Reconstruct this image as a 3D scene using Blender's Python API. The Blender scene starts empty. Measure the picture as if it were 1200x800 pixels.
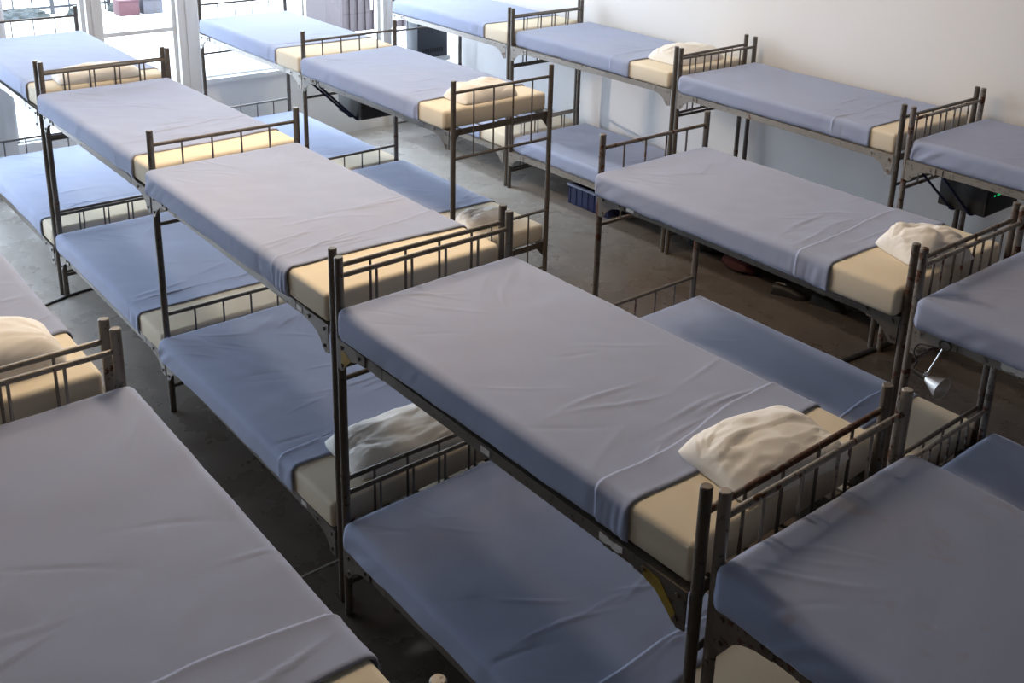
import bpy, bmesh, math, random
from mathutils import Vector, Matrix, noise
SC = bpy.context.scene
COL = SC.collection
R = math.radians

# ------------------------------------------------------------------ materials
def new_mat(name):
    m = bpy.data.materials.new(name); m.use_nodes = True
    nt = m.node_tree
    b = nt.nodes['Principled BSDF']
    return m, nt, b
def nd(nt, typ, **kw):
    n = nt.nodes.new(typ)
    for k, v in kw.items():
        if k.startswith('i_'): n.inputs[k[2:].replace('_', ' ')].default_value = v
        else: setattr(n, k, v)
    return n
def ramp(nt, stops):
    r = nt.nodes.new('ShaderNodeValToRGB')
    el = r.color_ramp.elements
    while len(el) < len(stops): el.new(0.5)
    for e, (p, c) in zip(el, stops):
        e.position = p
        e.color = (c, c, c, 1) if not isinstance(c, (tuple, list)) else (*c, 1)
    return r
def pos(nt):
    return nt.nodes.new('ShaderNodeNewGeometry').outputs['Position']
def noise_tex(nt, vec, scale, detail=4, rough=0.55, distortion=0):
    n = nd(nt, 'ShaderNodeTexNoise'); n.inputs['Scale'].default_value = scale
    n.inputs['Detail'].default_value = detail; n.inputs['Roughness'].default_value = rough
    n.inputs['Distortion'].default_value = distortion
    nt.links.new(vec, n.inputs['Vector']); return n.outputs['Fac']
def mix(nt, fac, a, b):
    m = nd(nt, 'ShaderNodeMix'); m.data_type = 'RGBA'
    for s, v in ((m.inputs[0], fac), (m.inputs[6], a), (m.inputs[7], b)):
        if hasattr(v, 'is_linked'): nt.links.new(v, s)
        elif isinstance(v, (tuple, list)): s.default_value = (*v, 1)
        else: s.default_value = v
    return m.outputs[2]
def bump(nt, b, h, strength, dist=0.01):
    n = nd(nt, 'ShaderNodeBump'); n.inputs['Strength'].default_value = strength
    n.inputs['Distance'].default_value = dist
    nt.links.new(h, n.inputs['Height']); nt.links.new(n.outputs[0], b.inputs['Normal'])

def simple(name, c, rough=0.6, metal=0.0, var=0.12, scale=9):
    m, nt, b = new_mat(name)
    f = noise_tex(nt, pos(nt), scale)
    nt.links.new(mix(nt, f, tuple(x * (1 - var) for x in c), tuple(min(1, x * (1 + var)) for x in c)), b.inputs['Base Color'])
    b.inputs['Roughness'].default_value = rough; b.inputs['Metallic'].default_value = metal
    return m

def sheet_mat(name, stains=0.0):
    m, nt, b = new_mat(name)
    p = pos(nt)
    base = mix(nt, noise_tex(nt, p, 3.2, 5), (0.290, 0.335, 0.475), (0.324, 0.370, 0.522))
    # worn, slightly faded blotches of the cloth
    r1 = ramp(nt, [(0.45, 0.0), (0.7, 0.45)]); nt.links.new(noise_tex(nt, p, 1.7, 3), r1.inputs[0])
    base = mix(nt, r1.outputs[0], base, (0.340, 0.370, 0.495))
    if stains:
        base = mix(nt, 0.45, base, (0.17, 0.215, 0.345))      # whole cloth tinted darker and bluer
        r2 = ramp(nt, [(0.60, 0.0), (0.70, stains)]); nt.links.new(noise_tex(nt, p, 7.5, 2, 0.5, 0.6), r2.inputs[0])
        base = mix(nt, r2.outputs[0], base, (0.25, 0.24, 0.25))
    nt.links.new(base, b.inputs['Base Color'])
    b.inputs['Roughness'].default_value = 0.92
    b.inputs['Sheen Weight'].default_value = 0.12; b.inputs['Sheen Roughness'].default_value = 0.45
    b.inputs['Specular IOR Level'].default_value = 0.2
    bump(nt, b, noise_tex(nt, p, 420, 2), 0.12, 0.002)
    return m
M = {}
M['sheet'] = sheet_mat('blue_cotton')
M['sheet_stained'] = sheet_mat('blue_cotton_stained', 0.55)

def foam_mat():
    m, nt, b = new_mat('cream_foam'); p = pos(nt)
    nt.links.new(mix(nt, noise_tex(nt, p, 2.5, 4), (0.74, 0.665, 0.53), (0.80, 0.73, 0.60)), b.inputs['Base Color'])
    b.inputs['Roughness'].default_value = 0.95; b.inputs['Specular IOR Level'].default_value = 0.15
    bump(nt, b, noise_tex(nt, p, 300, 2), 0.25, 0.003)
    return m
M['foam'] = foam_mat()
def pillow_mat():
    m, nt, b = new_mat('white_cotton'); p = pos(nt)
    nt.links.new(mix(nt, noise_tex(nt, p, 6, 3), (0.76, 0.74, 0.70), (0.82, 0.80, 0.77)), b.inputs['Base Color'])
    b.inputs['Roughness'].default_value = 0.9; b.inputs['Sheen Weight'].default_value = 0.1
    bump(nt, b, noise_tex(nt, p, 380, 2), 0.15, 0.002)
    return m
M['pillow'] = pillow_mat()

def metal_mat(name, paint, paint2, rust_at, rust=((0.055, 0.022, 0.012), (0.12, 0.045, 0.02))):
    m, nt, b = new_mat(name); p = pos(nt)
    base = mix(nt, noise_tex(nt, p, 14, 4), paint, paint2)
    chip = ramp(nt, [(0.62, 0.0), (0.66, 1.0)]); nt.links.new(noise_tex(nt, p, 45, 3, 0.6), chip.inputs[0])
    base = mix(nt, chip.outputs[0], base, tuple(x * 0.55 for x in paint))
    rc = mix(nt, noise_tex(nt, p, 60, 4), rust[0], rust[1])
    rr = ramp(nt, [(rust_at, 0.0), (rust_at + 0.035, 1.0)]); nt.links.new(noise_tex(nt, p, 17, 5, 0.62, 0.4), rr.inputs[0])
    nt.links.new(mix(nt, rr.outputs[0], base, rc), b.inputs['Base Color'])
    ro = ramp(nt, [(0.0, 0.38), (1.0, 0.85)]); nt.links.new(rr.outputs[0], ro.inputs[0])
    nt.links.new(ro.outputs[0], b.inputs['Roughness'])
    b.inputs['Metallic'].default_value = 0.25
    bump(nt, b, noise_tex(nt, p, 70, 4), 0.15, 0.004)
    return m
M['steel'] = metal_mat('olive_grey_painted_steel', (0.095, 0.084, 0.072), (0.14, 0.123, 0.106), 0.665)
M['steel_rust'] = metal_mat('rusting_painted_steel', (0.18, 0.162, 0.145), (0.25, 0.225, 0.205), 0.545)
M['steel_brown'] = metal_mat('brown_rusted_steel', (0.11, 0.092, 0.078), (0.15, 0.125, 0.105), 0.56)
M['steel_pale'] = metal_mat('pale_grey_painted_steel', (0.22, 0.20, 0.178), (0.29, 0.265, 0.235), 0.64)
M['rail_rust'] = metal_mat('rust_covered_steel', (0.10, 0.085, 0.075), (0.14, 0.12, 0.10), 0.44, ((0.060, 0.028, 0.018), (0.11, 0.052, 0.034)))
M['paper'] = simple('white_paper', (0.62, 0.60, 0.57), 0.8, 0, 0.25, 60)
M['ink'] = simple('dark_ink', (0.03, 0.03, 0.04), 0.7)
M['yellow'] = simple('yellow_paint', (0.26, 0.17, 0.015), 0.55, 0, 0.45, 40)
M['navy'] = simple('navy_webbing', (0.012, 0.016, 0.06), 0.85)
M['black'] = simple('black_rubber', (0.012, 0.012, 0.012), 0.6)
M['box'] = simple('charcoal_plastic', (0.035, 0.034, 0.034), 0.5)
M['cabinet'] = simple('slate_grey_metal', (0.045, 0.052, 0.065), 0.5)
M['chrome'] = simple('brushed_aluminium', (0.80, 0.78, 0.76), 0.36, 1.0, 0.05)
M['crate'] = simple('blue_plastic', (0.022, 0.032, 0.12), 0.45)
M['crate_rim'] = simple('pale_blue_plastic', (0.45, 0.50, 0.68), 0.45)
M['shoe'] = simple('black_leather', (0.012, 0.011, 0.010), 0.55)
M['shoe_in'] = simple('grey_lining', (0.20, 0.18, 0.16), 0.9)
M['bag'] = simple('dark_maroon_cloth', (0.05, 0.010, 0.008), 0.9)
M['bag_black'] = simple('black_cloth', (0.010, 0.009, 0.009), 0.9)
M['frame'] = simple('grey_aluminium_frame', (0.66, 0.67, 0.67), 0.55, 0, 0.05)
M['door_red'] = simple('maroon_corrugated_steel', (0.026, 0.016, 0.018), 0.6, 0, 0.15, 1.2)
M['bin_red'] = simple('red_plastic', (0.050, 0.010, 0.014), 0.6)
M['bin_grey'] = simple('lilac_grey_plastic', (0.042, 0.038, 0.044), 0.6)
M['bars'] = simple('grey_iron', (0.022, 0.022, 0.024), 0.6)
M['bush'] = simple('grey_green_leaves', (0.035, 0.04, 0.036), 0.9, 0, 0.4, 14)
M['ledge'] = simple('white_paint', (0.75, 0.76, 0.77), 0.5, 0, 0.04)

def wall_mat():
    m, nt, b = new_mat('white_plaster'); p = pos(nt)
    base = mix(nt, noise_tex(nt, p, 0.9, 5), (0.70, 0.685, 0.67), (0.77, 0.76, 0.75))
    nt.links.new(base, b.inputs['Base Color']); b.inputs['Roughness'].default_value = 0.75
    bump(nt, b, noise_tex(nt, p, 60, 4), 0.05, 0.004)
    return m
M['wall'] = wall_mat()
M['wall_grey'] = simple('grey_plaster', (0.82, 0.83, 0.84), 0.8, 0, 0.06, 2)
M['wall_dim'] = simple('dark_plaster', (0.24, 0.215, 0.19), 0.85, 0, 0.08, 1)  # unseen walls, darkened to cut bounce light into the near shade
M['ceiling'] = simple('ceiling_paint', (0.30, 0.28, 0.26), 0.9, 0, 0.05, 1)
M['ground'] = simple('sunlit_pale_paving', (0.80, 0.80, 0.79), 0.9, 0, 0.04, 0.8)
def floor_mat():
    m, nt, b = new_mat('worn_concrete'); p = pos(nt)
    base = mix(nt, noise_tex(nt, p, 1.3, 6, 0.6), (0.062, 0.047, 0.037), (0.112, 0.093, 0.078))
    # window light painted into the concrete: paler towards the windows, brown further in
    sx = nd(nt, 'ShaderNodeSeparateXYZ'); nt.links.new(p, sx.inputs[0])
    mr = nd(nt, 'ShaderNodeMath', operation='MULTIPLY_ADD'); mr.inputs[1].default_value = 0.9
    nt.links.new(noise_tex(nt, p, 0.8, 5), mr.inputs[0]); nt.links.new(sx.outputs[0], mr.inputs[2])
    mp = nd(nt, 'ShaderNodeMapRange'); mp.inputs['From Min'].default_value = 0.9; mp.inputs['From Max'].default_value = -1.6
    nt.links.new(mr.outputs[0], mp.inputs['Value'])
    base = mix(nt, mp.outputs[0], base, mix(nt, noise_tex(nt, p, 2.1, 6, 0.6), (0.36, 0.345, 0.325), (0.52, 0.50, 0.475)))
    r = ramp(nt, [(0.42, 0.0), (0.8, 0.6)]); nt.links.new(noise_tex(nt, p, 4.2, 6, 0.65, 0.5), r.inputs[0])
    dk = nd(nt, 'ShaderNodeMix'); dk.data_type = 'RGBA'; dk.blend_type = 'MULTIPLY'
    nt.links.new(r.outputs[0], dk.inputs[0]); nt.links.new(base, dk.inputs[6]); dk.inputs[7].default_value = (0.5, 0.44, 0.40, 1)
    base = dk.outputs[2]
    s = ramp(nt, [(0.70, 0.0), (0.73, 0.8)]); nt.links.new(noise_tex(nt, p, 26, 3), s.inputs[0])
    base = mix(nt, s.outputs[0], base, (0.15, 0.125, 0.11))
    nt.links.new(base, b.inputs['Base Color'])
    rr = ramp(nt, [(0.3, 0.20), (0.7, 0.38)]); nt.links.new(noise_tex(nt, p, 2.6, 5), rr.inputs[0])
    nt.links.new(rr.outputs[0], b.inputs['Roughness'])
    b.inputs['IOR'].default_value = 1.6
    bump(nt, b, noise_tex(nt, p, 30, 6), 0.05, 0.003)
    return m
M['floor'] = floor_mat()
def glass_mat():
    m = bpy.data.materials.new('window_glass'); m.use_nodes = True
    nt = m.node_tree; nt.nodes.remove(nt.nodes['Principled BSDF'])
    out = nt.nodes['Material Output']
    t = nd(nt, 'ShaderNodeBsdfTransparent'); t.inputs[0].default_value = (0.95, 0.97, 0.97, 1)
    g = nd(nt, 'ShaderNodeBsdfGlossy'); g.inputs['Roughness'].default_value = 0.02
    lw = nd(nt, 'ShaderNodeLayerWeight'); lw.inputs[0].default_value = 0.5
    pw = nd(nt, 'ShaderNodeMath', operation='POWER'); pw.inputs[1].default_value = 4.0
    f = nd(nt, 'ShaderNodeMath', operation='MULTIPLY_ADD'); f.inputs[1].default_value = 0.45; f.inputs[2].default_value = 0.035
    nt.links.new(lw.outputs['Facing'], pw.inputs[0]); nt.links.new(pw.outputs[0], f.inputs[0])
    mx = nd(nt, 'ShaderNodeMixShader')
    nt.links.new(f.outputs[0], mx.inputs[0]); nt.links.new(t.outputs[0], mx.inputs[1]); nt.links.new(g.outputs[0], mx.inputs[2])
    nt.links.new(mx.outputs[0], out.inputs[0])
    return m
M['glass'] = glass_mat()
def led_mat():
    m, nt, b = new_mat('green_led'); b.inputs['Base Color'].default_value = (0, 0.2, 0.05, 1)
    b.inputs['Emission Color'].default_value = (0.01, 0.75, 0.22, 1); b.inputs['Emission Strength'].default_value = 0.9
    return m
M['led'] = led_mat()

# ------------------------------------------------------------------ mesh helpers
class MB:
    def __init__(s): s.bm = bmesh.new()
    def tube(s, a, b, r, n=14, r2=None):
        a, b = Vector(a), Vector(b); d = (b - a); L = d.length; d.normalize()
        q = d.to_track_quat('Z', 'Y').to_matrix().to_4x4()
        bmesh.ops.create_cone(s.bm, cap_ends=True, segments=n, radius1=r, radius2=r if r2 is None else r2, depth=L,
                              matrix=Matrix.Translation((a + b) / 2) @ q)
        return s
    def box(s, lo, hi, bev=0.0):
        lo, hi = Vector(lo), Vector(hi); c = (lo + hi) / 2; d = hi - lo
        g = bmesh.ops.create_cube(s.bm, size=1, matrix=Matrix.Translation(c) @ Matrix.Diagonal((*d, 1)))
        if bev:
            es = list({e for v in g['verts'] for e in v.link_edges})
            bmesh.ops.bevel(s.bm, geom=es, offset=bev, segments=3, affect='EDGES', profile=0.5)
        return s
    def bar(s, a, b, w, h):          # rectangular bar between two points
        a, b = Vector(a), Vector(b); d = b - a; L = d.length
        q = d.normalized().to_track_quat('X', 'Z').to_matrix().to_4x4()
        bmesh.ops.create_cube(s.bm, size=1, matrix=Matrix.Translation((a + b) / 2) @ q @ Matrix.Diagonal((L, w, h, 1)))
        return s
    def prism(s, pts, axis, t0, t1):  # polygon in the plane normal to axis, extruded from t0 to t1
        def P(p, t):
            return (t, p[0], p[1]) if axis == 'x' else ((p[0], t, p[1]) if axis == 'y' else (p[0], p[1], t))
        v0 = [s.bm.verts.new(P(p, t0)) for p in pts]; v1 = [s.bm.verts.new(P(p, t1)) for p in pts]
        s.bm.faces.new(v0); s.bm.faces.new(v1[::-1])
        n = len(pts)
        for i in range(n): s.bm.faces.new((v0[i], v0[(i + 1) % n], v1[(i + 1) % n], v1[i]))
        bmesh.ops.recalc_face_normals(s.bm, faces=s.bm.faces[:]); return s
    def lathe(s, prof, n=24, M4=None):
        rows = []
        for (r, z) in prof:
            rows.append([s.bm.verts.new(Vector((r * math.cos(2 * math.pi * k / n), r * math.sin(2 * math.pi * k / n), z))) for k in range(n)])
        for a, b in zip(rows, rows[1:]):
            for k in range(n): s.bm.faces.new((a[k], a[(k + 1) % n], b[(k + 1) % n], b[k]))
        if M4 is not None: bmesh.ops.transform(s.bm, matrix=M4, verts=[v for r in rows for v in r])
        return s
    def path(s, pts, r, n=8):
        rows = []
        pts = [Vector(p) for p in pts]
        for i, p in enumerate(pts):
            d = (pts[min(i + 1, len(pts) - 1)] - pts[max(i - 1, 0)]).normalized()
            q = d.to_track_quat('Z', 'Y')
            rows.append([s.bm.verts.new(p + q @ Vector((r * math.cos(2 * math.pi * k / n), r * math.sin(2 * math.pi * k / n), 0))) for k in range(n)])
        for a, b in zip(rows, rows[1:]):
            for k in range(n): s.bm.faces.new((a[k], a[(k + 1) % n], b[(k + 1) % n], b[k]))
        s.bm.faces.new(rows[0][::-1]); s.bm.faces.new(rows[-1]); return s
    def build(s, name, mat, parent=None, smooth=True):
        me = bpy.data.meshes.new(name); s.bm.to_mesh(me); s.bm.free()
        me.materials.append(mat)
        if smooth:
            for p in me.polygons: p.use_smooth = True
            me.set_sharp_from_angle(angle=R(38))
        o = bpy.data.objects.new(name, me); COL.objects.link(o)
        if parent: o.parent = parent
        return o
def tag(o, label, cat=None, group=None, kind=None):
    if label: o['label'] = label
    if cat: o['category'] = cat
    if group: o['group'] = group
    if kind: o['kind'] = kind
    return o
def empty(name, loc, rz=0.0):
    o = bpy.data.objects.new(name, None); COL.objects.link(o)
    o.location = loc; o.rotation_euler = (0, 0, rz); o.empty_display_size = 0.1
    return o
def catmull(pts, n=8):
    pts = [Vector(p) for p in pts]; out = []
    for i in range(len(pts) - 1):
        p0, p1, p2, p3 = pts[max(i - 1, 0)], pts[i], pts[i + 1], pts[min(i + 2, len(pts) - 1)]
        for k in range(n):
            t = k / n
            out.append(0.5 * ((2 * p1) + (p2 - p0) * t + (2 * p0 - 5 * p1 + 4 * p2 - p3) * t * t + (3 * p1 - p0 - 3 * p2 + p3) * t ** 3))
    out.append(pts[-1]); return out

# ------------------------------------------------------------------ bunk beds
PR = 0.019                      # post radius
ZJ, ZT = 0.725, 1.767           # joint between the lower and the upper bed, top of the posts
UP = 1.04                       # upper bed repeats the lower one this much higher
W = 0.89
def bunk(x0, x1, y0, y1, label, mat='steel', mat2=None, foot=True, head=True, lower=True):
    L = math.hypot(x1 - x0, y1 - y0)
    root = empty('bunk_bed', (x0, y0, 0), math.atan2(y1 - y0, x1 - x0))
    tag(root, label, 'bed', 'steel bunk beds')
    ma = M[mat]; mb = M[mat2 or mat]
    ends = ([0.0] if foot else []) + ([L] if head else [])
    for ex in ends:
        for py in (0.0, W):
            MB().tube((ex, py, 0), (ex, py, ZJ - 0.001), PR, 18).build('post', ma, root)
            b = MB().tube((ex, py, ZJ + 0.001), (ex, py, ZT - 0.004), PR, 18)
            b.tube((ex, py, ZT - 0.004), (ex, py, ZT), PR, 18, PR * 0.82)
            p = b.build('post', ma, root)
            MB().tube((ex, py, ZJ - 0.02), (ex, py, ZJ + 0.02), PR + 0.0012, 18).build('post_sleeve', M['steel_brown'], p)
        for k, dz in enumerate((0.0, UP)):
            MB().tube((ex, 0, 0.64 + dz), (ex, W, 0.64 + dz), 0.011, 12).build('top_rail', ma if k else mb, root)
            MB().tube((ex, 0, 0.168 + dz), (ex, W, 0.168 + dz), 0.011, 12).build('lower_rail', ma, root)
            for j in range(1, 5):
                MB().tube((ex, W * j / 5, 0.17 + dz), (ex, W * j / 5, 0.64 + dz), 0.006, 8).build('spindle', ma, root)
    for k, dz in enumerate((0.0, UP)):
        zt = 0.372 + dz
        for py, sg in ((0.0, 1), (W, -1)):
            r = MB()
            r.box((0.02, py - sg * 0.016 - 0.003, zt - 0.046), (L - 0.02, py - sg * 0.016 + 0.003, zt))
            r.box((0.02, min(py - sg * 0.016, py + sg * 0.035), zt - 0.005), (L - 0.02, max(py - sg * 0.016, py + sg * 0.035), zt))
            r.box((0.30, py - sg * 0.016 - 0.0045, zt - 0.048), (0.345, py - sg * 0.016 + 0.0045, zt - 0.002))
            r.box((L - 0.36, py - sg * 0.016 - 0.0045, zt - 0.048), (L - 0.315, py - sg * 0.016 + 0.0045, zt - 0.002))
            r.build('side_rail', mb, root)
            for ex, sx in ((0.0, 1), (L, -1)):
                prof = [(0.0, 0.0), (0.0, -0.135), (0.03, -0.14), (0.048, -0.125), (0.07, -0.092), (0.105, -0.066), (0.15, -0.051), (0.21, -0.046), (0.21, 0.0)]
                g = MB().prism([(ex + sx * (PR * 0.8 + u), zt + 0.002 + v) for u, v in prof], 'y', py - sg * 0.0195, py - sg * 0.025)
                for (u, v) in ((0.03, -0.028), (0.03, -0.108), (0.165, -0.022)):
                    g.tube((ex + sx * (PR + u), py - sg * 0.022, zt + v), (ex + sx * (PR + u), py - sg * 0.032, zt + v), 0.009, 8)
                g.build('corner_bracket', mb, root)
        for ex, sx in ((0.02, 1), (L - 0.02, -1)):
            e = MB().box((min(ex, ex + sx * 0.004), 0.0, zt - 0.046), (max(ex, ex + sx * 0.004), W, zt - 0.001))
            for py, sg in ((0.012, 1), (W - 0.012, -1)):
                e.prism([(py, zt - 0.046), (py, zt - 0.11), (py + sg * 0.055, zt - 0.046)], 'x', ex, ex + sx * 0.004)
            e.build('end_rail', mb, root)
        s = MB()
        for j in range(9):
            x = 0.12 + (L - 0.24) * j / 8
            s.box((x - 0.018, 0.006, zt - 0.004), (x + 0.018, W - 0.006, zt))
        for j in range(5):
            y = 0.09 + (W - 0.18) * j / 4
            s.box((0.024, y - 0.008, zt - 0.008), (L - 0.024, y + 0.008, zt - 0.004))
        s.build('bed_base', mb, root)
    return root
def rail_tag(bed, x, upper, text=None, w=0.05, h=0.024, torn=False):
    zt = 0.372 + (UP if upper else 0)
    if torn:
        rnd = random.Random(4); n = 12
        top = [(x + w * i / n, zt - 0.008 - rnd.random() * 0.006) for i in range(n + 1)]
        bot = [(x + w * i / n, zt - 0.030 - rnd.random() * 0.010) for i in range(n, -1, -1)]
        o = MB().prism(top + bot, 'y', -0.0192, -0.0212).build('torn_tag', M['paper'], bed, False)
        tag(o, 'torn white paper tag'); return o
    o = MB().box((x, -0.0212, zt - 0.036), (x + w, -0.0192, zt - 0.036 + h)).build('number_tag', M['paper'], bed, False)
    tag(o, 'white paper tag')
    if text:
        cu = bpy.data.curves.new('digit', 'FONT'); cu.body = text; cu.size = 0.026; cu.align_x = 'CENTER'; cu.align_y = 'CENTER'; cu.extrude = 0.0003
        t = bpy.data.objects.new('digit', cu); COL.objects.link(t)
        dg = bpy.context.evaluated_depsgraph_get(); me = bpy.data.meshes.new_from_object(t.evaluated_get(dg))
        bpy.data.objects.remove(t)
        me.materials.append(M['ink'])
        d = bpy.data.objects.new('digit', me); COL.objects.link(d); d.parent = o
        d.location = (x + w / 2, -0.0216, zt - 0.036 + h / 2); d.rotation_euler = (R(90), 0, 0)
    return o

# ------------------------------------------------------------------ mattress, sheet, pillow
def place(x0, y0, rz, z): return Matrix.Translation((x0, y0, z)) @ Matrix.Rotation(rz, 4, 'Z')
TH = 0.138
def mattress(x0, y0, rz, zb, length, width, label):
    o = MB().box((0, 0, 0), (length, width, TH), 0.024).build('mattress', M['foam'])
    o.location = (x0, y0, zb); o.rotation_euler = (0, 0, rz)
    return tag(o, label, 'mattress', 'cream foam mattresses')
def sheet(x0, y0, rz, zb, width, hemL, hemR, label, seed, mat='sheet', res=0.014, wr=1.0, fold=(0.13, 0.16), foldh=1.0):
    """fitted cloth over the mattress from its foot (x=0) to a hem at x=hemL..hemR"""
    rnd = random.Random(seed)
    rad = 0.026; off = 0.006; drop = TH - 0.008; r2 = rad + off
    arc = r2 * math.pi / 2; ext = arc + (drop - rad) + 0.004
    inx0, iny0, iny1 = rad, rad, width - rad
    s0 = inx0 - ext; t0 = iny0 - ext; t1 = iny1 + ext
    hm = max(hemL, hemR)
    ns = int((hm - s0) / res); ntt = int((t1 - t0) / res)
    wrinkles = []
    def add(n, s_rng, t_rng, ang, ln, wd, amp):
        for _ in range(n):
            a = R(ang + rnd.uniform(-16, 16))
            wrinkles.append((rnd.uniform(*s_rng), rnd.uniform(*t_rng), math.cos(a), math.sin(a), ln * rnd.uniform(0.5, 1.3), wd * rnd.uniform(0.7, 1.3), amp * rnd.choice((1, 1, -0.7)) * rnd.uniform(0.5, 1.2)))
    add(int(7 * wr), (0.02, 0.35), (0.05, 0.40), 40, 0.13, 0.0065, 0.0032)     # radiating from the foot corners
    add(int(7 * wr), (0.02, 0.35), (width - 0.40, width - 0.05), -40, 0.13, 0.0065, 0.0032)
    add(int(9 * wr), (hm - 0.55, hm - 0.08), (0.05, width - 0.05), 90, 0.17, 0.0075, 0.0046)  # parallel to the hem
    add(int(5 * wr), (0.3, hm - 0.4), (0.1, width - 0.1), 60, 0.13, 0.008, 0.0030)
    f0, f1 = fold
    ph = rnd.uniform(0, 9)
    bm = bmesh.new(); grid = []
    na = int((hm - f1 - 0.03 - s0) / res); fr = [-0.03 + 0.06 * k / 15 for k in range(16)]; nc = max(3, int((f1 - 0.03) / res))
    ns = na + len(fr) + nc - 1
    for i in range(ns + 1):
        row = []
        for j in range(ntt + 1):
            t = t0 + (t1 - t0) * j / ntt
            tt = min(max(t / width, 0), 1)
            hem = hemL + (hemR - hemL) * tt + 0.008 * math.sin(tt * 5 + ph) + 0.006 * noise.noise(Vector((t * 7, seed, 1.3)))
            fl = hem - (f0 + (f1 - f0) * tt) + 0.012 * math.sin(tt * 7 + ph * 2) + 0.004 * noise.noise(Vector((t * 9, seed, 7.7)))
            if i < na: s = s0 + (fl - 0.03 - s0) * i / na
            elif i < na + len(fr): s = fl + fr[i - na]
            else: s = fl + 0.03 + (hem - fl - 0.03) * (i - na - len(fr) + 1) / nc
            dx = min(s - inx0, 0.0); dy = t - min(max(t, iny0), iny1)
            d = max(abs(dx), abs(dy))
            qx = max(s, inx0); qy = min(max(t, iny0), iny1)
            # relief of the cloth
            h = 0.0034 * noise.noise(Vector((s * 3, t * 3, seed * 3.1))) + 0.0018 * noise.noise(Vector((s * 9, t * 9, seed * 1.7)))
            for (a, b, ca, sa, ln, wd, am) in wrinkles:
                u = (s - a) * ca + (t - b) * sa
                if abs(u) > 2.4 * ln: continue
                v = -(s - a) * sa + (t - b) * ca + 0.02 * math.sin(u * 9 + am * 4000)
                if abs(v) > 3 * wd: continue
                h += am * math.exp(-(u / ln) ** 2 - (v / wd) ** 2)
            # folded-over band near the hem: the cloth is double there
            e = s - fl
            k = 1 / (1 + math.exp(min(-e / 0.0022, 60)))
            h += foldh * (0.0045 * k + 0.0050 * k * math.exp(-max(e, 0) / 0.016))
            # hem edge rises a little in a roll
            he = hem - s
            h += 0.004 * math.exp(-(he / 0.022) ** 2)
            h -= 0.006 * math.exp(-he / 0.007)
            side = min(max((d - arc * 0.5) / 0.05, 0), 1)
            if side > 0:
                nearfoot = math.exp(-max(s, 0) / 0.22) if abs(dy) > 0 else 1.0
                nearhem = math.exp(-he / 0.20)
                amp = 0.0012 + 0.0075 * wr * max(nearfoot, 0.8 * nearhem) * (0.55 + 0.9 * abs(noise.noise(Vector((s * 3.1, t * 3.1, seed * 0.9)))))
                c = (s if abs(dy) >= abs(dx) else t)
                h += side * amp * (0.6 + noise.noise(Vector((c * (17 + 9 * noise.noise(Vector((c * 2.3, seed, 3.3)))) + 0.9 * d * 26 * (1 if nearfoot > nearhem else 0.2), seed * 2.3, 0.5))))
            h = max(h, -0.0018)
            if d <= 1e-9:
                P = Vector((s, t, TH + off + h - 0.003))
            else:
                ln = math.hypot(dx, dy); ux, uy = dx / ln, dy / ln
                a = min(d / r2, math.pi / 2)
                ho = r2 * math.sin(a); dz = r2 * (1 - math.cos(a)) + max(0, d - arc)
                nrm = Vector((ux * math.sin(a), uy * math.sin(a), math.cos(a)))
                low = 0.006 * noise.noise(Vector((s * 6, t * 6, seed + 5.0))) * side
                P = Vector((qx + ux * ho, qy + uy * ho, TH + off - dz + low - 0.003 * (1 - side))) + nrm * max(h, -0.003)
                tuck = min(max((d - ext + 0.03) / 0.03, 0), 1)
                P -= Vector((ux, uy, 0)) * 0.010 * tuck ** 2
            row.append(bm.verts.new(P))
        grid.append(row)
    for i in range(ns):
        for j in range(ntt):
            bm.faces.new((grid[i][j], grid[i + 1][j], grid[i + 1][j + 1], grid[i][j + 1]))
    bmesh.ops.recalc_face_normals(bm, faces=bm.faces[:])
    me = bpy.data.meshes.new('sheet'); bm.to_mesh(me); bm.free()
    me.materials.append(M[mat])
    for p in me.polygons: p.use_smooth = True
    if me.polygons[len(me.polygons) // 2].normal.z < 0: me.flip_normals()
    o = bpy.data.objects.new('sheet', me); COL.objects.link(o)
    o.location = (x0, y0, zb); o.rotation_euler = (0, 0, rz)
    md = o.modifiers.new('cloth', 'SOLIDIFY'); md.thickness = 0.003; md.offset = -1
    return tag(o, label, 'sheet', 'blue sheets')
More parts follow.
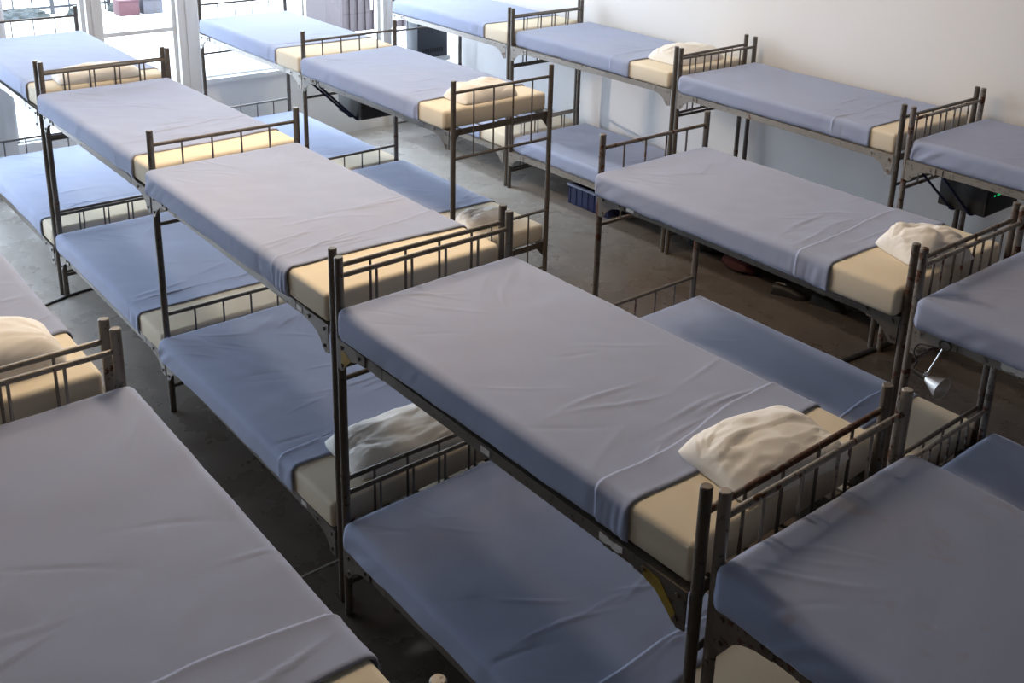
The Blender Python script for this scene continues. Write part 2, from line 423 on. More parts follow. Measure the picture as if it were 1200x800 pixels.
def pillow(x, y, z, rz, lx, ly, hgt, label, seed, crump=1.0, tilt=0.0, flap=None):
    rnd = random.Random(seed)
    N = 56; bm = bmesh.new()
    def shape(u, v, sgn):
        au, av = abs(u), abs(v)
        e = max(0.0, (1 - au ** 3.2)) ** 0.5 * max(0.0, (1 - av ** 3.2)) ** 0.5
        pin = 1 - 0.10 * (au * av) ** 1.5 * 0 - 0.07 * (1 - av ** 2) * au ** 4 - 0.05 * (1 - au ** 2) * av ** 4
        x_ = u * lx / 2 * pin * (1 - 0.10 * av ** 4); y_ = v * ly / 2 * pin * (1 - 0.10 * au ** 4)
        p = Vector((u * 1.9, v * 1.5, seed * 1.3))
        w = 0.0
        if sgn > 0:
            big = noise.noise(p * 0.9) * 0.22 + noise.noise(p * 1.7 + Vector((3, 1, 0))) * 0.10
            # creases that run between the corners
            for (cu, cv, fr) in ((-1.05, 0.2, 5.5), (1.0, -0.5, 4.5)):
                ang = math.atan2(v - cv, u - cu); dd = math.hypot(u - cu, v - cv)
                w += 0.013 * crump * math.exp(-(dd / 0.8) ** 2) * (1 - 2.6 * abs(noise.noise(Vector((ang * fr, seed, 0.5 * dd)))))
            w += 0.006 * crump * (1 - 2.4 * abs(noise.noise(Vector((u * 2.2 + v * 1.1, v * 3.2 - u, seed * 0.7)))))
            w += 0.0022 * crump * noise.noise(Vector((u * 9, v * 9, seed)))
            zz = hgt * e * (0.92 + crump * big) + w * e ** 0.6
            if flap: zz += 0.011 * e / (1 + math.exp(-(v - flap + 0.25 * u * u + 0.03 * math.sin(u * 7)) / 0.012))
            return Vector((x_, y_, max(zz, 0.002) + 0.012))
        return Vector((x_, y_, 0.012 - min(0.012, 0.05 * e) * 0.95))
    top = [[None] * (N + 1) for _ in range(N + 1)]; bot = [[None] * (N + 1) for _ in range(N + 1)]
    for i in range(N + 1):
        for j in range(N + 1):
            u = math.sin((i / N * 2 - 1) * math.pi / 2); v = math.sin((j / N * 2 - 1) * math.pi / 2)
            top[i][j] = bm.verts.new(shape(u, v, 1))
            edge = i in (0, N) or j in (0, N)
            bot[i][j] = top[i][j] if edge else bm.verts.new(shape(u, v, -1))
    for i in range(N):
        for j in range(N):
            for g, rev in ((top, 0), (bot, 1)):
                f = [g[i][j], g[i + 1][j], g[i + 1][j + 1], g[i][j + 1]]
                try: bm.faces.new(f[::-1] if rev else f)
                except ValueError: pass
    me = bpy.data.meshes.new('pillow'); bm.to_mesh(me); bm.free(); me.materials.append(M['pillow'])
    for p in me.polygons: p.use_smooth = True
    o = bpy.data.objects.new('pillow', me); COL.objects.link(o)
    o.location = (x, y, z); o.rotation_euler = (tilt, 0, rz)
    return tag(o, label, 'pillow', 'white pillows')

ZU, ZL = 1.4125, 0.3725
SH = {}
def dress(key, upper, x0, y0, rz_deg, hemL, hemR, where, length=1.95, width=0.935, seed=1, show=True, extra='', **kw):
    zb = ZU if upper else ZL
    lev = 'top bunk' if upper else 'lower bunk'
    rz = R(rz_deg)
    mattress(x0, y0, rz, zb, length, width, 'cream foam mattress on the %s of %s' % (lev, where))
    sheet(x0, y0, rz, zb, width, hemL, hemR, 'blue %ssheet on the %s of %s' % (extra, lev, where), seed, **kw)

WH = dict(
 A4='the window end bed, central row', A3='the second bed from windows, central row',
 A2='the third bed from windows, central row', A1='the big central bed with torn tag',
 A0='the nearest bed at lower right corner', B2='the window bed behind the strapped box bed',
 B1='the strapped box bed facing the aisle gap', B0='the wide bed beyond the aisle gap',
 Bm='the right edge bed with clip lamp', C3='the farthest bed along the white wall',
 C2='the second bed along the white wall', C1='the third bed along the white wall',
 C0='the right edge bed with green digits', Lf='the left edge bed with smooth pillow',
 Ln='the big bed at lower left corner')

# frames: x foot, x head, y of the left posts at foot and head
beds = {}
def B(key, x0, x1, y0, y1, label, **kw): beds[key] = bunk(x0, x1, y0, y1, label, **kw)
B('A4', -4.085, -2.080, -0.010, -0.012, 'dark steel bunk bed at the window end of the central row')
B('A3', -2.022, -0.030, 0.003, 0.010, 'dark steel bunk bed second from the windows in the central row', head=False)
B('A2', -0.028, 2.018, 0.008, -0.002, 'steel bunk bed third from the windows, central row, before the big one')
B('A1', 2.114, 4.072, -0.028, -0.006, 'big grey steel bunk bed in the centre with torn paper tag and yellow bracket')
B('A0', 4.118, 6.100, 0.020, 0.02, 'rust-stained steel bunk bed nearest the camera at lower right', mat='steel_pale', mat2='steel_brown')
B('B2', -4.060, -2.080, 2.000, 2.035, 'steel bunk bed under the windows beside the strapped box bed', mat2='steel_pale', head=False)
B('B1', -2.076, -0.051, 2.030, 2.082, 'dark steel bunk bed facing the aisle gap with a black box strapped underneath')
B('B0', 1.440, 3.440, 2.070, 2.068, 'steel bunk bed beyond the aisle gap with shoes behind it on the floor', mat='steel_brown', mat2='steel')
B('Bm', 3.490, 5.480, 2.050, 2.06, 'rusty steel bunk bed at the right edge carrying a clip lamp', mat='steel_rust', mat2='steel_pale')
B('C3', -4.072, -2.100, 4.160, 4.185, 'steel bunk bed along the white wall nearest the windows', mat2='steel_pale')
B('C2', -2.040, -0.020, 4.178, 4.240, 'steel bunk bed along the white wall with number 2 tag on its lower rail', mat2='steel_pale')
B('C1', 0.040, 2.055, 4.228, 4.186, 'steel bunk bed third from the windows along the white wall', mat2='steel_pale')
B('C0', 2.125, 4.130, 4.184, 4.19, 'rust-flaked bunk bed at right by the wall with a strapped black box', mat='steel_rust', mat2='steel_pale')
B('Lf', 0.110, 2.116, -1.852, -1.852, 'pale steel bunk bed cut by the left edge, white pillow on it', mat='steel_pale', mat2='steel')
B('Ln', 2.205, 4.178, -1.845, -1.862, 'pale steel bunk bed filling the lower left corner', mat='steel_pale', mat2='steel')

for c in beds['A1'].children:
    if c.name.startswith('top_rail') and max(v.co.x for v in c.data.vertices) > 1 and max(v.co.z for v in c.data.vertices) > 1:
        c.data.materials[0] = M['rail_rust']
for c in beds['A0'].children:
    if c.name.startswith('top_rail') and min(v.co.x for v in c.data.vertices) < 1: c.data.materials[0] = M['steel_rust']
rail_tag(beds['A2'], 1.74, True); rail_tag(beds['A2'], 1.70, False)
rail_tag(beds['A1'], 0.98, True); rail_tag(beds['A1'], 1.58, True, w=0.10, torn=True)
rail_tag(beds['B0'], 0.24, True, w=0.06); rail_tag(beds['C2'], 1.30, False, '2', w=0.085)
rail_tag(beds['Bm'], 0.42, True, w=0.11, torn=True)
def yellow_patch(bed, pts):
    o = MB().prism(pts, 'y', -0.0252, -0.0264).build('paint_patch', M['yellow'], bed, False); tag(o, 'worn yellow paint patch')
LA1 = 1.958
yellow_patch(beds['A1'], [(LA1 - PR - u, 1.412 + v) for u, v in ((0.17, -0.012), (0.165, -0.045), (0.11, -0.064), (0.062, -0.105), (0.042, -0.128), (0.032, -0.09), (0.075, -0.045), (0.10, -0.018))])
yellow_patch(beds['A1'], [(PR + u, 1.412 + v) for u, v in ((0.02, -0.045), (0.05, -0.038), (0.10, -0.062), (0.066, -0.095), (0.03, -0.118))])

# upper bunks
dress('A4', 1, -4.06, -0.020, 0.3, 1.700, 1.760, WH['A4'], seed=3)
dress('A3', 1, -1.995, -0.045, 1.2, 1.730, 1.695, WH['A3'], seed=5, wr=1.6, fold=(0.26, 0.20))
dress('A2', 1, 0.003, -0.045, 0.6, 1.655, 1.710, WH['A2'], length=1.985, seed=7, res=0.011, wr=1.3, fold=(0.13, 0.26))
dress('A1', 1, 2.136, -0.050, 1.3, 1.668, 1.690, WH['A1'], length=1.912, seed=9, res=0.0095, fold=(0.14, 0.20))
dress('A0', 1, 4.141, -0.015, -1.0, 1.600, 1.600, WH['A0'], seed=11, res=0.010, mat='sheet_stained', extra='stained ')
dress('B2', 1, -4.05, 1.985, 0.2, 1.570, 1.590, WH['B2'], seed=13, wr=0.8)
dress('B1', 1, -2.045, 1.998, 1.0, 1.670, 1.690, WH['B1'], seed=15, wr=1.5, fold=(0.20, 0.24))
dress('B0', 1, 1.468, 1.998, 0.3, 1.600, 1.635, WH['B0'], seed=17, res=0.011, fold=(0.18, 0.27))
dress('Bm', 1, 3.520, 1.998, 0.5, 1.620, 1.620, WH['Bm'], seed=19)
dress('C3', 1, -4.045, 4.140, 0.6, 1.600, 1.620, WH['C3'], seed=21, wr=1.2)
dress('C2', 1, -2.012, 4.200, 0.4, 1.510, 1.540, WH['C2'], seed=23, wr=1.4, fold=(0.24, 0.20))
dress('C1', 1, 0.070, 4.190, 0.0, 1.765, 1.750, WH['C1'], seed=25, fold=(0.30, 0.30))
dress('C0', 1, 2.155, 4.180, 0.0, 1.630, 1.630, WH['C0'], seed=27, wr=1.8)
dress('Lf', 1, 0.14, -1.910, 0.0, 1.570, 1.570, WH['Lf'], seed=29)
dress('Ln', 1, 2.235, -1.865, 0.0, 1.620, 1.620, WH['Ln'], length=1.915, seed=31, res=0.010, wr=0.6, fold=(0.27, 0.20))
# lower bunks
dress('A4', 0, -4.06, -0.035, 0.2, 1.710, 1.670, WH['A4'], seed=33)
dress('A3', 0, -1.995, -0.035, 0.4, 1.600, 1.640, WH['A3'], seed=35, fold=(0.18, 0.20))
dress('A2', 0, 0.003, -0.050, 0.6, 1.640, 1.650, WH['A2'], seed=37, wr=1.2, length=1.98, res=0.011)
dress('A1', 0, 2.140, -0.055, 0.5, 1.530, 1.530, WH['A1'], length=1.90, seed=39, res=0.011, wr=0.8, fold=(0.20, 0.14))
dress('B2', 0, -4.05, 2.020, 0.3, 1.630, 1.650, WH['B2'], seed=41)
dress('B1', 0, -2.045, 2.030, 0.3, 1.300, 1.330, WH['B1'], seed=43, fold=(0.10, 0.14))
dress('B0', 0, 1.468, 2.070, 0.3, 1.620, 1.620, WH['B0'], seed=45, wr=0.5)
dress('Bm', 0, 3.520, 2.060, 0.2, 1.600, 1.600, WH['Bm'], seed=47)
dress('C3', 0, -4.045, 4.170, 0.6, 1.530, 1.550, WH['C3'], seed=49)
dress('C1', 0, 0.070, 4.210, -0.5, 1.600, 1.600, WH['C1'], seed=53)
dress('C2', 0, -2.012, 4.205, 0.4, 1.630, 1.630, WH['C2'], seed=51, wr=1.5)

ZPU = ZU + TH + 0.001; ZPL = ZL + TH + 0.001
pillow(3.885, 0.505, ZPU, R(84), 0.51, 0.35, 0.088, 'crumpled white pillow at the head of the big central bed', 2, 0.7, flap=0.12)
pillow(3.25, 2.49, ZPU, R(70), 0.375, 0.33, 0.122, 'bunched white pillow on the wide bed right of centre', 5, 1.2)
pillow(-0.33, 4.70, ZPU, R(90), 0.62, 0.40, 0.12, 'plump white pillow on the top bunk against the white wall', 8, 1.0)
pillow(-0.27, 2.48, ZPU, R(92), 0.52, 0.30, 0.11, 'thin greyish pillow behind the bars facing the aisle gap', 11, 1.1)
pillow(-2.27, 0.45, ZPU, R(88), 0.62, 0.30, 0.085, 'flattened grey pillow on the window end bed, central row', 14, 1.0)
pillow(1.80, -1.36, ZPU, R(90), 0.66, 0.38, 0.13, 'smooth white pillow cut by the left edge of the picture', 17, 0.6)
pillow(1.74, 0.50, ZPL, R(88), 0.72, 0.42, 0.10, 'white pillow half in light on the lower central bunk', 20, 1.0)
pillow(-0.40, 2.62, ZPL, R(85), 0.42, 0.26, 0.09, 'small crumpled pillow on the lower bunk behind the two central posts', 23, 1.3)

# ------------------------------------------------------------------ boxes strapped under two beds
def hung_box(x0, x1, y0, y1, z0, z1, rail_y, label, straps, led=False):
    root = empty('strapped_box', ((x0 + x1) / 2, (y0 + y1) / 2, z0)); tag(root, label, 'box', 'black boxes strapped under the bunks')
    ox, oy, oz = root.location
    b = MB().box((x0 - ox, y0 - oy, 0), (x1 - ox, y1 - oy, z1 - z0), 0.006)
    b.box((x0 - ox + 0.02, y0 - oy - 0.002, 0.02), (x1 - ox - 0.02, y0 - oy + 0.003, z1 - z0 - 0.02), 0.001)
    b.build('casing', M['box'], root)
    f = MB().box((x1 - ox - 0.002, y0 - oy + 0.012, 0.012), (x1 - ox + 0.006, y1 - oy - 0.012, z1 - z0 - 0.012), 0.003).build('front_panel', M['black'], root)
    if led:
        d = MB()
        yy = y0 - oy
        d.box((x1 - ox + 0.006, yy + 0.075, 0.130), (x1 - ox + 0.008, yy + 0.088, 0.139))
        for k in range(3):
            y = yy + 0.112 + k * 0.020
            d.box((x1 - ox + 0.006, y, 0.146 - 0.006), (x1 - ox + 0.008, y + 0.014, 0.149 - 0.006))
            d.box((x1 - ox + 0.006, y, 0.136 - 0.006), (x1 - ox + 0.008, y + 0.014, 0.139 - 0.006))
            d.box((x1 - ox + 0.006, y + 0.011, 0.136 - 0.006), (x1 - ox + 0.008, y + 0.014, 0.149 - 0.006))
        tag(d.build('display', M['led'], f, False), 'green lit digits')
    for (xs, xe, ye) in straps:
        pts = [(xs, rail_y, z_rail), (xe, ye, z0 - 0.004), (xe + 0.02, y1 - 0.02, z0 - 0.004)]
        s = MB()
        for a, c in zip(pts, pts[1:]):
            s.bar((a[0] - ox, a[1] - oy, a[2] - oz), (c[0] - ox, c[1] - oy, c[2] - oz), 0.034, 0.016)
        st = s.build('strap', M['navy'], root, False)
        rx, ry, rz_ = pts[0]
        hk = catmull([(rx - ox, ry - oy - 0.002, rz_ - oz), (rx - ox, ry - oy - 0.010, rz_ - oz + 0.02), (rx - ox, ry - oy - 0.006, rz_ - oz + 0.042), (rx - ox, ry - oy + 0.008, rz_ - oz + 0.044)], 5)
        MB().path(hk, 0.003, 6).build('hook', M['black'], st)
z_rail = 1.365
hung_box(-2.01, -1.64, 2.30, 2.72, 1.075, 1.355, 2.020, 'black box strapped under the top bunk beside the aisle gap', ((-1.93, -1.82, 2.297), (-1.80, -1.71, 2.297)))
hung_box(2.30, 2.63, 4.34, 4.76, 1.12, 1.355, 4.172, 'black box with green digits strapped under the right bunk by the wall', ((2.24, 2.40, 4.337), (2.40, 2.53, 4.337)), led=True)

# ------------------------------------------------------------------ clip lamp
lp = empty('clip_lamp', (3.66, 2.03, 1.36)); tag(lp, 'small chrome cone clip lamp hanging from the right edge bed rail', 'lamp')
def lrel(p): return Vector(p) - Vector((3.66, 2.03, 1.36))
ap = Vector((3.628, 1.975, 1.222))
op = ap + 0.085 * (Vector((0.639, 0.768, 0.030)) * 0.52 - Vector((-0.260, 0.179, 0.949)) * 0.40 - Vector((-0.724, 0.614, -0.315)) * 0.75).normalized()
ax = (op - ap).normalized(); q = ax.to_track_quat('Z', 'Y').to_matrix().to_4x4()
LL = (op - ap).length
b = MB(); b.lathe([(0.012, 0.0), (0.015, 0.004), (0.052, LL), (0.0535, LL + 0.001), (0.0505, LL), (0.0135, 0.006), (0.0, 0.006)], 32, Matrix.Translation(lrel(ap)) @ q)
b.build('lamp_shade', M['chrome'], lp)
b = MB().tube(lrel(ap - ax * 0.055), lrel(ap + ax * 0.003), 0.013, 16); b.tube(lrel(ap - ax * 0.075), lrel(ap - ax * 0.055), 0.008, 12)
b.build('socket', M['black'], lp)
J = ap - ax * 0.018 + Vector((0.020, -0.006, 0.022))
b = MB().tube(lrel(ap - ax * 0.018), lrel(J), 0.006, 10); b.tube(lrel(J + Vector((0, -0.010, 0))), lrel(J + Vector((0, 0.010, 0))), 0.009, 12)
b.build('joint', M['chrome'], lp)
MB().tube(lrel(J), lrel((3.664, 2.006, 1.368)), 0.0035, 8).build('arm', M['chrome'], lp)
ring = [(3.668 + 0.027 * math.cos(a), 2.014 + 0.004 * math.sin(a), 1.384 + 0.019 * math.sin(a)) for a in [2 * math.pi * k / 20 for k in range(21)]]
MB().path([lrel(p) for p in ring], 0.0045, 8).build('clamp', M['black'], lp)
MB().path([lrel(p) for p in catmull([(3.655, 2.010, 1.366), (3.60, 2.005, 1.358), (3.55, 2.015, 1.34), (3.535, 2.01, 1.30), (3.56, 2.0, 1.265), ap - ax * 0.075])], 0.004, 8).build('cord', M['black'], lp)

# ------------------------------------------------------------------ things on the floor
def shoe(x, y, rz, label):
    root = empty('shoe', (x, y, 0), rz); tag(root, label, 'shoe', 'black shoes under the beds')
    prof = [(0.0, 0.036), (0.03, 0.040), (0.08, 0.037), (0.14, 0.037), (0.19, 0.047), (0.235, 0.042), (0.262, 0.025), (0.272, 0.006)]
    hts = [0.075, 0.082, 0.078, 0.072, 0.056, 0.046, 0.036, 0.02]
    bm = bmesh.new(); rows = []; n = 14
    for (x_, w_), h_ in zip(prof, hts):
        rows.append([bm.verts.new((x_ + 0.0, w_ * math.cos(math.pi * k / n), 0.018 + (h_ - 0.018) * math.sin(math.pi * k / n) ** 0.6)) for k in range(n + 1)])
    for a, c in zip(rows, rows[1:]):
        for k in range(n): bm.faces.new((a[k], a[k + 1], c[k + 1], c[k]))
    bm.faces.new(rows[0]); bm.faces.new(rows[-1][::-1])
    bmesh.ops.recalc_face_normals(bm, faces=bm.faces[:])
    m = MB(); m.bm.free(); m.bm = bm; m.build('upper', M['shoe'], root)
    out = [(p[0] - (0.004 if i == 0 else -0.004), -p[1] - 0.003) for i, p in enumerate(prof)] + [(p[0] - (0.004 if i == 0 else -0.004), p[1] + 0.003) for i, p in reversed(list(enumerate(prof)))]
    MB().prism(out, 'z', 0.0, 0.019).build('sole', M['black'], root)
    MB().lathe([(0.0, 0.0), (0.02, 0.004), (0.028, 0.010)], 16, Matrix.Translation((0.055, 0, 0.075)) @ Matrix.Diagonal((1.5, 0.9, 1, 1))).build('lining', M['shoe_in'], root)
shoe(1.06, 4.36, R(20), 'black shoe with pale lining under the wall row, beside the dark bags')
shoe(1.36, 4.46, R(10), 'black shoe under the wall row, right of the other shoe')
def bag(x, y, sx, sy, sz, mat, label, seed):
    bm = bmesh.new(); bmesh.ops.create_uvsphere(bm, u_segments=32, v_segments=20, radius=1)
    for v in bm.verts:
        c = v.co.copy(); f = 1 + 0.22 * noise.noise(c * 1.6 + Vector((seed, 0, 0))) + 0.07 * noise.noise(c * 5 + Vector((seed, 2, 0)))
        c = Vector((math.copysign(abs(c.x) ** 0.75, c.x) * f * sx / 2, math.copysign(abs(c.y) ** 0.75, c.y) * f * sy / 2, c.z * f * sz / 2 + sz * 0.42))
        c.z = max(c.z, 0.001); v.co = c
    m = MB(); m.bm.free(); m.bm = bm
    root = empty('bag', (x, y, 0)); tag(root, label, 'bag', 'dark bags under the beds')
    m.build('body', M[mat], root)
    MB().path(catmull([(-sx * 0.25, -sy * 0.1, sz * 0.75), (-sx * 0.2, -sy * 0.3, sz * 1.02), (sx * 0.1, -sy * 0.34, sz * 1.0), (sx * 0.2, -sy * 0.1, sz * 0.72)]), 0.008, 8).build('handle', M['black'], root)
bag(0.62, 4.52, 0.36, 0.26, 0.18, 'bag', 'dark maroon bag on the floor under the wall row', 3)
bag(0.16, 4.62, 0.34, 0.30, 0.24, 'bag_black', 'black bag under the wall row, left of the maroon bag', 6)
bag(0.92, 4.70, 0.28, 0.24, 0.16, 'bag_black', 'small black bag behind the left shoe under the wall row', 9)
cr = empty('storage_crate', (-1.12, 4.56, 0.0), R(1)); tag(cr, 'blue plastic crate under the bed with the number 2 tag', 'crate')
b = MB()
for lo, hi in (((-0.27, -0.18, 0), (0.27, 0.18, 0.012)), ((-0.27, -0.18, 0), (-0.258, 0.18, 0.19)), ((0.258, -0.18, 0), (0.27, 0.18, 0.19)), ((-0.27, -0.18, 0), (0.27, -0.168, 0.19)), ((-0.27, 0.168, 0), (0.27, 0.18, 0.19))): b.box(lo, hi, 0.003)
for k in range(7): b.box((-0.24 + k * 0.08 - 0.004, -0.186, 0.01), (-0.24 + k * 0.08 + 0.004, -0.18, 0.17))
b.build('body', M['crate'], cr)
b = MB()
for lo, hi in (((-0.285, -0.195, 0.18), (0.285, -0.168, 0.2)), ((-0.285, 0.168, 0.18), (0.285, 0.195, 0.2)), ((-0.285, -0.17, 0.18), (-0.258, 0.17, 0.2)), ((0.258, -0.17, 0.18), (0.285, 0.17, 0.2))): b.box(lo, hi, 0.003)
tag(b.build('rim', M['crate_rim'], cr), 'pale blue rim')
def cable(pts, r, label):
    m = MB(); ps = catmull(pts, 8); m.path([(p.x, p.y, r * 0.55) for p in ps], r, 10)
    for v in m.bm.verts: v.co.z = max(v.co.z * 0.7, 0.0005)
    tag(m.build('floor_cable', M['black'], None), label, 'cable', 'black cables on the floor')
cable([(-1.85, -0.55, 0), (-1.90, -0.30, 0), (-1.97, -0.10, 0), (-2.02, 0.05, 0), (-2.035, 0.25, 0), (-2.03, 0.6, 0)], 0.013, 'black cable crossing the aisle at the foot of two left posts')
cable([(1.98, 3.30, 0), (2.05, 3.65, 0), (2.08, 3.95, 0), (2.11, 4.30, 0), (2.12, 4.7, 0)], 0.022, 'thick black cable on the floor behind the wide right bed')
seam = MB().box((1.755, -0.93, 0.0), (1.768, 0.25, 0.0015)).build('trim_1', M['steel_pale']); seam['kind'] = 'structure'

# ------------------------------------------------------------------ the room
XW, YR, YLW, XB, ZC = -4.55, 5.225, -5.0, 9.0, 5.0
def struct(name, mb, mat):
    o = mb.build(name, mat, None, False); o['kind'] = 'structure'; return o
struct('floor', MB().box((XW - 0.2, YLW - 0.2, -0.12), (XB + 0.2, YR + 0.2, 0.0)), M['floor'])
struct('ceiling', MB().box((XW - 0.2, YLW - 0.2, ZC), (XB + 0.2, YR + 0.2, ZC + 0.12)), M['ceiling'])
struct('wall_right', MB().box((XW - 0.2, YR, 0.0), (XB + 0.2, YR + 0.2, ZC)), M['wall'])
struct('wall_left', MB().box((XW - 0.2, YLW - 0.2, 0.0), (XB + 0.2, YLW, ZC)), M['wall_dim'])
struct('wall_back', MB().box((XB, YLW, 0.0), (XB + 0.2, YR, ZC)), M['wall_dim'])
w = MB()
zh = 3.2
w.box((XW - 0.2, YLW, zh), (XW, YR, ZC))                       # lintel
w.box((XW - 0.2, YLW, 0), (XW, 2.0, 0.45))                     # low curb
w.box((XW - 0.2, 2.0, 0), (XW, 4.35, 0.78))                    # parapet
w.box((XW - 0.2, 2.2, 0.78), (XW + 0.03, 4.35, 0.83))          # its sill
w.box((XW - 0.2, 4.35, 0), (XW, YR, 0.60))
struct('wall_front', w, M['wall_grey'])
# columns between the windows
cols = [(-4.2, -3.9), (-2.2, -1.9), (0.02, 0.385), (1.11, 1.24), (1.97, 2.18), (4.31, 4.42)]
for i, (a, c) in enumerate(cols):
    m = MB().box((XW - 0.16, a, 0.0), (XW + 0.02, c, zh))
    m.box((XW + 0.02, a + (c - a) * 0.36, 0.0), (XW + 0.035, a + (c - a) * 0.64, zh))
    struct('trim_%d' % (i + 2), m, M['frame'])
spans = [(YLW, -4.2, 0.45), (-3.9, -2.2, 0.45), (-1.9, 0.02, 0.45), (0.385, 1.11, 0.45), (1.24, 1.97, 0.45), (2.18, 4.31, 0.83), (4.42, YR, 0.60)]
for i, (a, c, zb) in enumerate(spans):
    root = empty('window_%d' % (i + 1), (XW - 0.08, (a + c) / 2, zb)); root['kind'] = 'structure'
    hw = (c - a) / 2; hh = zh - zb
    f = MB()
    f.box((-0.03, -hw, 0), (0.03, -hw + 0.035, hh)); f.box((-0.03, hw - 0.035, 0), (0.03, hw, hh))
    f.box((-0.03, -hw, 0), (0.03, hw, 0.02)); f.box((-0.03, -hw, hh - 0.04), (0.03, hw, hh))
    if i == 4: f.box((-0.025, -hw, 1.345 - zb), (0.025, hw, 1.385 - zb))
    if i == 5: f.box((-0.025, 1.05 - 0.945, 0), (0.025, 1.075 - 0.945, hh))
    f.build('frame', M['frame'], root, False)
    MB().box((-0.004, -hw + 0.03, 0.02), (0.004, hw - 0.03, hh - 0.03)).build('pane', M['glass'], root, False)

# dark metal cabinet on the end wall below the farthest wall bed
cb = empty('wall_cabinet', (XW + 0.02, 4.80, 0.80)); tag(cb, 'dark grey metal cabinet on the end wall below the farthest wall bed', 'cabinet')
MB().box((0.0, -0.19, 0.0), (0.24, 0.22, 0.40), 0.006).build('casing', M['cabinet'], cb)
s = MB().box((0.238, -0.11, 0.345), (0.243, 0.02, 0.362)).build('slot', M['black'], cb, False)
g = MB()
for k in range(9): g.box((0.238, -0.12 + k * 0.032, 0.06), (0.244, -0.12 + k * 0.032 + 0.018, 0.11))
g.build('grille', M['black'], cb, False)
MB().box((0.0, -0.21, -0.045), (0.27, 0.24, 0.0), 0.004).build('shelf', M['ledge'], cb)
MB().box((0.0, -0.02, -0.20), (0.10, 0.04, -0.045), 0.003).build('bracket', M['ledge'], cb)
# ------------------------------------------------------------------ outside
struct('ground_outside', MB().box((-40, -25, -0.12), (XW - 0.2, 30, -0.02)), M['ground'])
fe = empty('iron_fence', (-13.55, 1.5, -0.02)); tag(fe, 'pale grey iron fence of upright bars beyond the left windows', 'fence')
for y in (-3.2, -0.7, 1.8, 4.25 - 1.5 + 0.0): MB().box((-0.03, y - 0.03, 0), (0.03, y + 0.03, 2.0)).build('fence_post', M['bars'], fe, False)
for z in (0.12, 1.9): MB().box((-0.02, -3.2, z - 0.02), (0.02, 2.75, z + 0.02)).build('fence_rail', M['bars'], fe, False)
for k in range(20):
    y = -3.05 + k * 0.302
    MB().tube((0, y, 0.0), (0, y, 2.0), 0.016, 8).build('fence_bar', M['bars'], fe)
rnd = random.Random(6)
for k, (y, sx) in enumerate(((1.6, 0.9), (2.75, 0.8), (3.75, 0.5), (4.35, 0.35))):
    bm = bmesh.new(); bmesh.ops.create_icosphere(bm, subdivisions=4, radius=1)
    for v in bm.verts:
        f = 1 + 0.35 * noise.noise(v.co * 3 + Vector((k * 3, 0, 0))) + 0.15 * noise.noise(v.co * 9)
        v.co = Vector((v.co.x * f * 0.18, v.co.y * f * sx * 0.5, max(v.co.z, -0.2) * f * 0.13 + 0.03))
    m = MB(); m.bm.free(); m.bm = bm
    o = m.build('low_shrub', M['bush'], None, False); o.location = (-13.3, y, -0.02)
    tag(o, ('low grey shrub at the fence foot, leftmost', 'low grey shrub at the fence foot above the top left bed', 'low shrub at the fence foot left of the window column', 'smallest shrub at the fence foot right of the window column')[k], 'shrub', 'shrubs along the fence')
def bin_(y, mat, label, cat):
    root = empty('outdoor_bin', (-12.9, y, -0.02)); tag(root, label, cat, 'bins outside the window')
    MB().box((-0.16, -0.17, 0.0), (0.16, 0.17, 0.24), 0.01).build('body', M[mat], root)
    MB().box((-0.17, -0.18, 0.24), (0.17, 0.18, 0.27), 0.006).build('lid', M[mat], root)
bin_(4.33, 'bin_red', 'small red bin on the bright paving outside', 'bin')
bin_(4.74, 'bin_grey', 'small lilac grey bin outside beside the red one', 'bin')
# maroon corrugated shed with two bar handles
sh = empty('corrugated_shed', (-9.6, 7.2, -0.02)); tag(sh, 'maroon corrugated metal shed outside behind the wall row windows', 'shed')
p = []
ny = 40
y0_, y1_ = -0.55, 2.4
b = MB()
for k in range(ny):
    y = y0_ + (y1_ - y0_) * k / ny
    dx = 0.0 if k % 2 else 0.03
    b.box((-1.2, y, 0), (dx, y + (y1_ - y0_) / ny, 2.6))
b.build('wall', M['door_red'], sh, False)
MB().box((-1.3, y0_ - 0.05, 2.6), (0.1, y1_ + 0.05, 2.72)).build('roof', M['bars'], sh, False)
for y in (-0.02, 0.12): MB().tube((0.07, y, 0.35), (0.07, y, 0.95), 0.018, 10).build('door_handle', M['ledge'], sh)

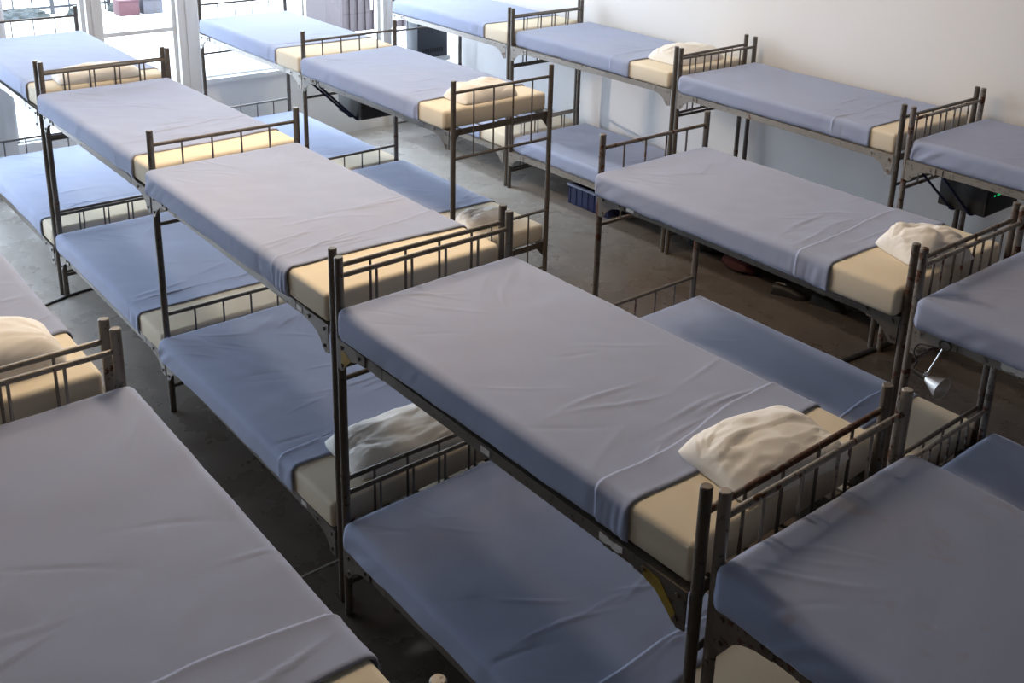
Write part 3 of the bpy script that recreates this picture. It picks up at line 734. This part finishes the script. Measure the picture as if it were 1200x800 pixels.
# ------------------------------------------------------------------ light
wd = bpy.data.worlds.new('sky'); SC.world = wd; wd.use_nodes = True
bg = wd.node_tree.nodes['Background']; bg.inputs[0].default_value = (0.745, 0.84, 1.0, 1); bg.inputs[1].default_value = 13.0
def area(name, loc, rot, sx, sy, power, color, portal=False):
    l = bpy.data.lights.new(name, 'AREA'); l.shape = 'RECTANGLE'; l.size = sx; l.size_y = sy; l.energy = power; l.color = color
    o = bpy.data.objects.new(name, l); COL.objects.link(o); o.location = loc; o.rotation_euler = rot
    if portal: l.cycles.is_portal = True
    return o
LAMPS = [((0.30, 0.30), 152, (1.0, 0.765, 0.52)), ((-2.4, 3.25), 62, (0.96, 1.0, 0.93)), ((0.9, 3.2), 30, (1.0, 0.72, 0.50))]
for (lx_, ly_), pw_, lc_ in LAMPS:
    la = area('ceiling_lamp', (lx_, ly_, 4.75), (0, 0, 0), 2.3, 0.45, pw_, lc_)
area('window_portal', (XW + 0.06, 0.1, 1.9), (0, R(-90), 0), 2.8, 10.2, 1, (1, 1, 1), True)
sp = bpy.data.lights.new('added_glint', 'SPOT'); sp.energy = 1500; sp.color = (1.0, 0.80, 0.66); sp.spot_size = R(7.5); sp.spot_blend = 0.35; sp.shadow_soft_size = 0.05  # spot added outside to throw warm glint patches on the lower wall
so = bpy.data.objects.new('added_glint', sp); COL.objects.link(so); so.location = (-9.0, 1.0, 1.75)
so.rotation_euler = (Vector((-1.2, 5.2, 0.62)) - so.location).to_track_quat('-Z', 'Y').to_euler()

# ------------------------------------------------------------------ camera
cam = bpy.data.cameras.new('camera'); co = bpy.data.objects.new('camera', cam); COL.objects.link(co)
FPX, CX, CY = 1247.04, 630.53, 194.93
cam.sensor_fit = 'HORIZONTAL'; cam.sensor_width = 36.0; cam.lens = FPX / 1200 * 36
cam.shift_x = -(CX - 600) / 1200; cam.shift_y = (CY - 400) / 1200
cam.clip_start = 0.05; cam.clip_end = 200
rt = Vector((0.6393054513295185, 0.7683559157244813, 0.030294003887809652))
up = Vector((-0.2603439573486176, 0.17921151941509514, 0.9487382437643136))
fw = Vector((-0.7235396076044641, 0.6144203919794059, -0.3146077210550485))
mw = Matrix((( rt.x, up.x, -fw.x, 5.652), (rt.y, up.y, -fw.y, -1.988), (rt.z, up.z, -fw.z, 3.493), (0, 0, 0, 1)))
co.matrix_world = mw
SC.camera = co
SC.view_settings.view_transform = 'Standard'; SC.view_settings.look = 'None'
SC.view_settings.gamma = 1; SC.view_settings.use_curve_mapping = False; SC.view_settings.exposure = 0.0
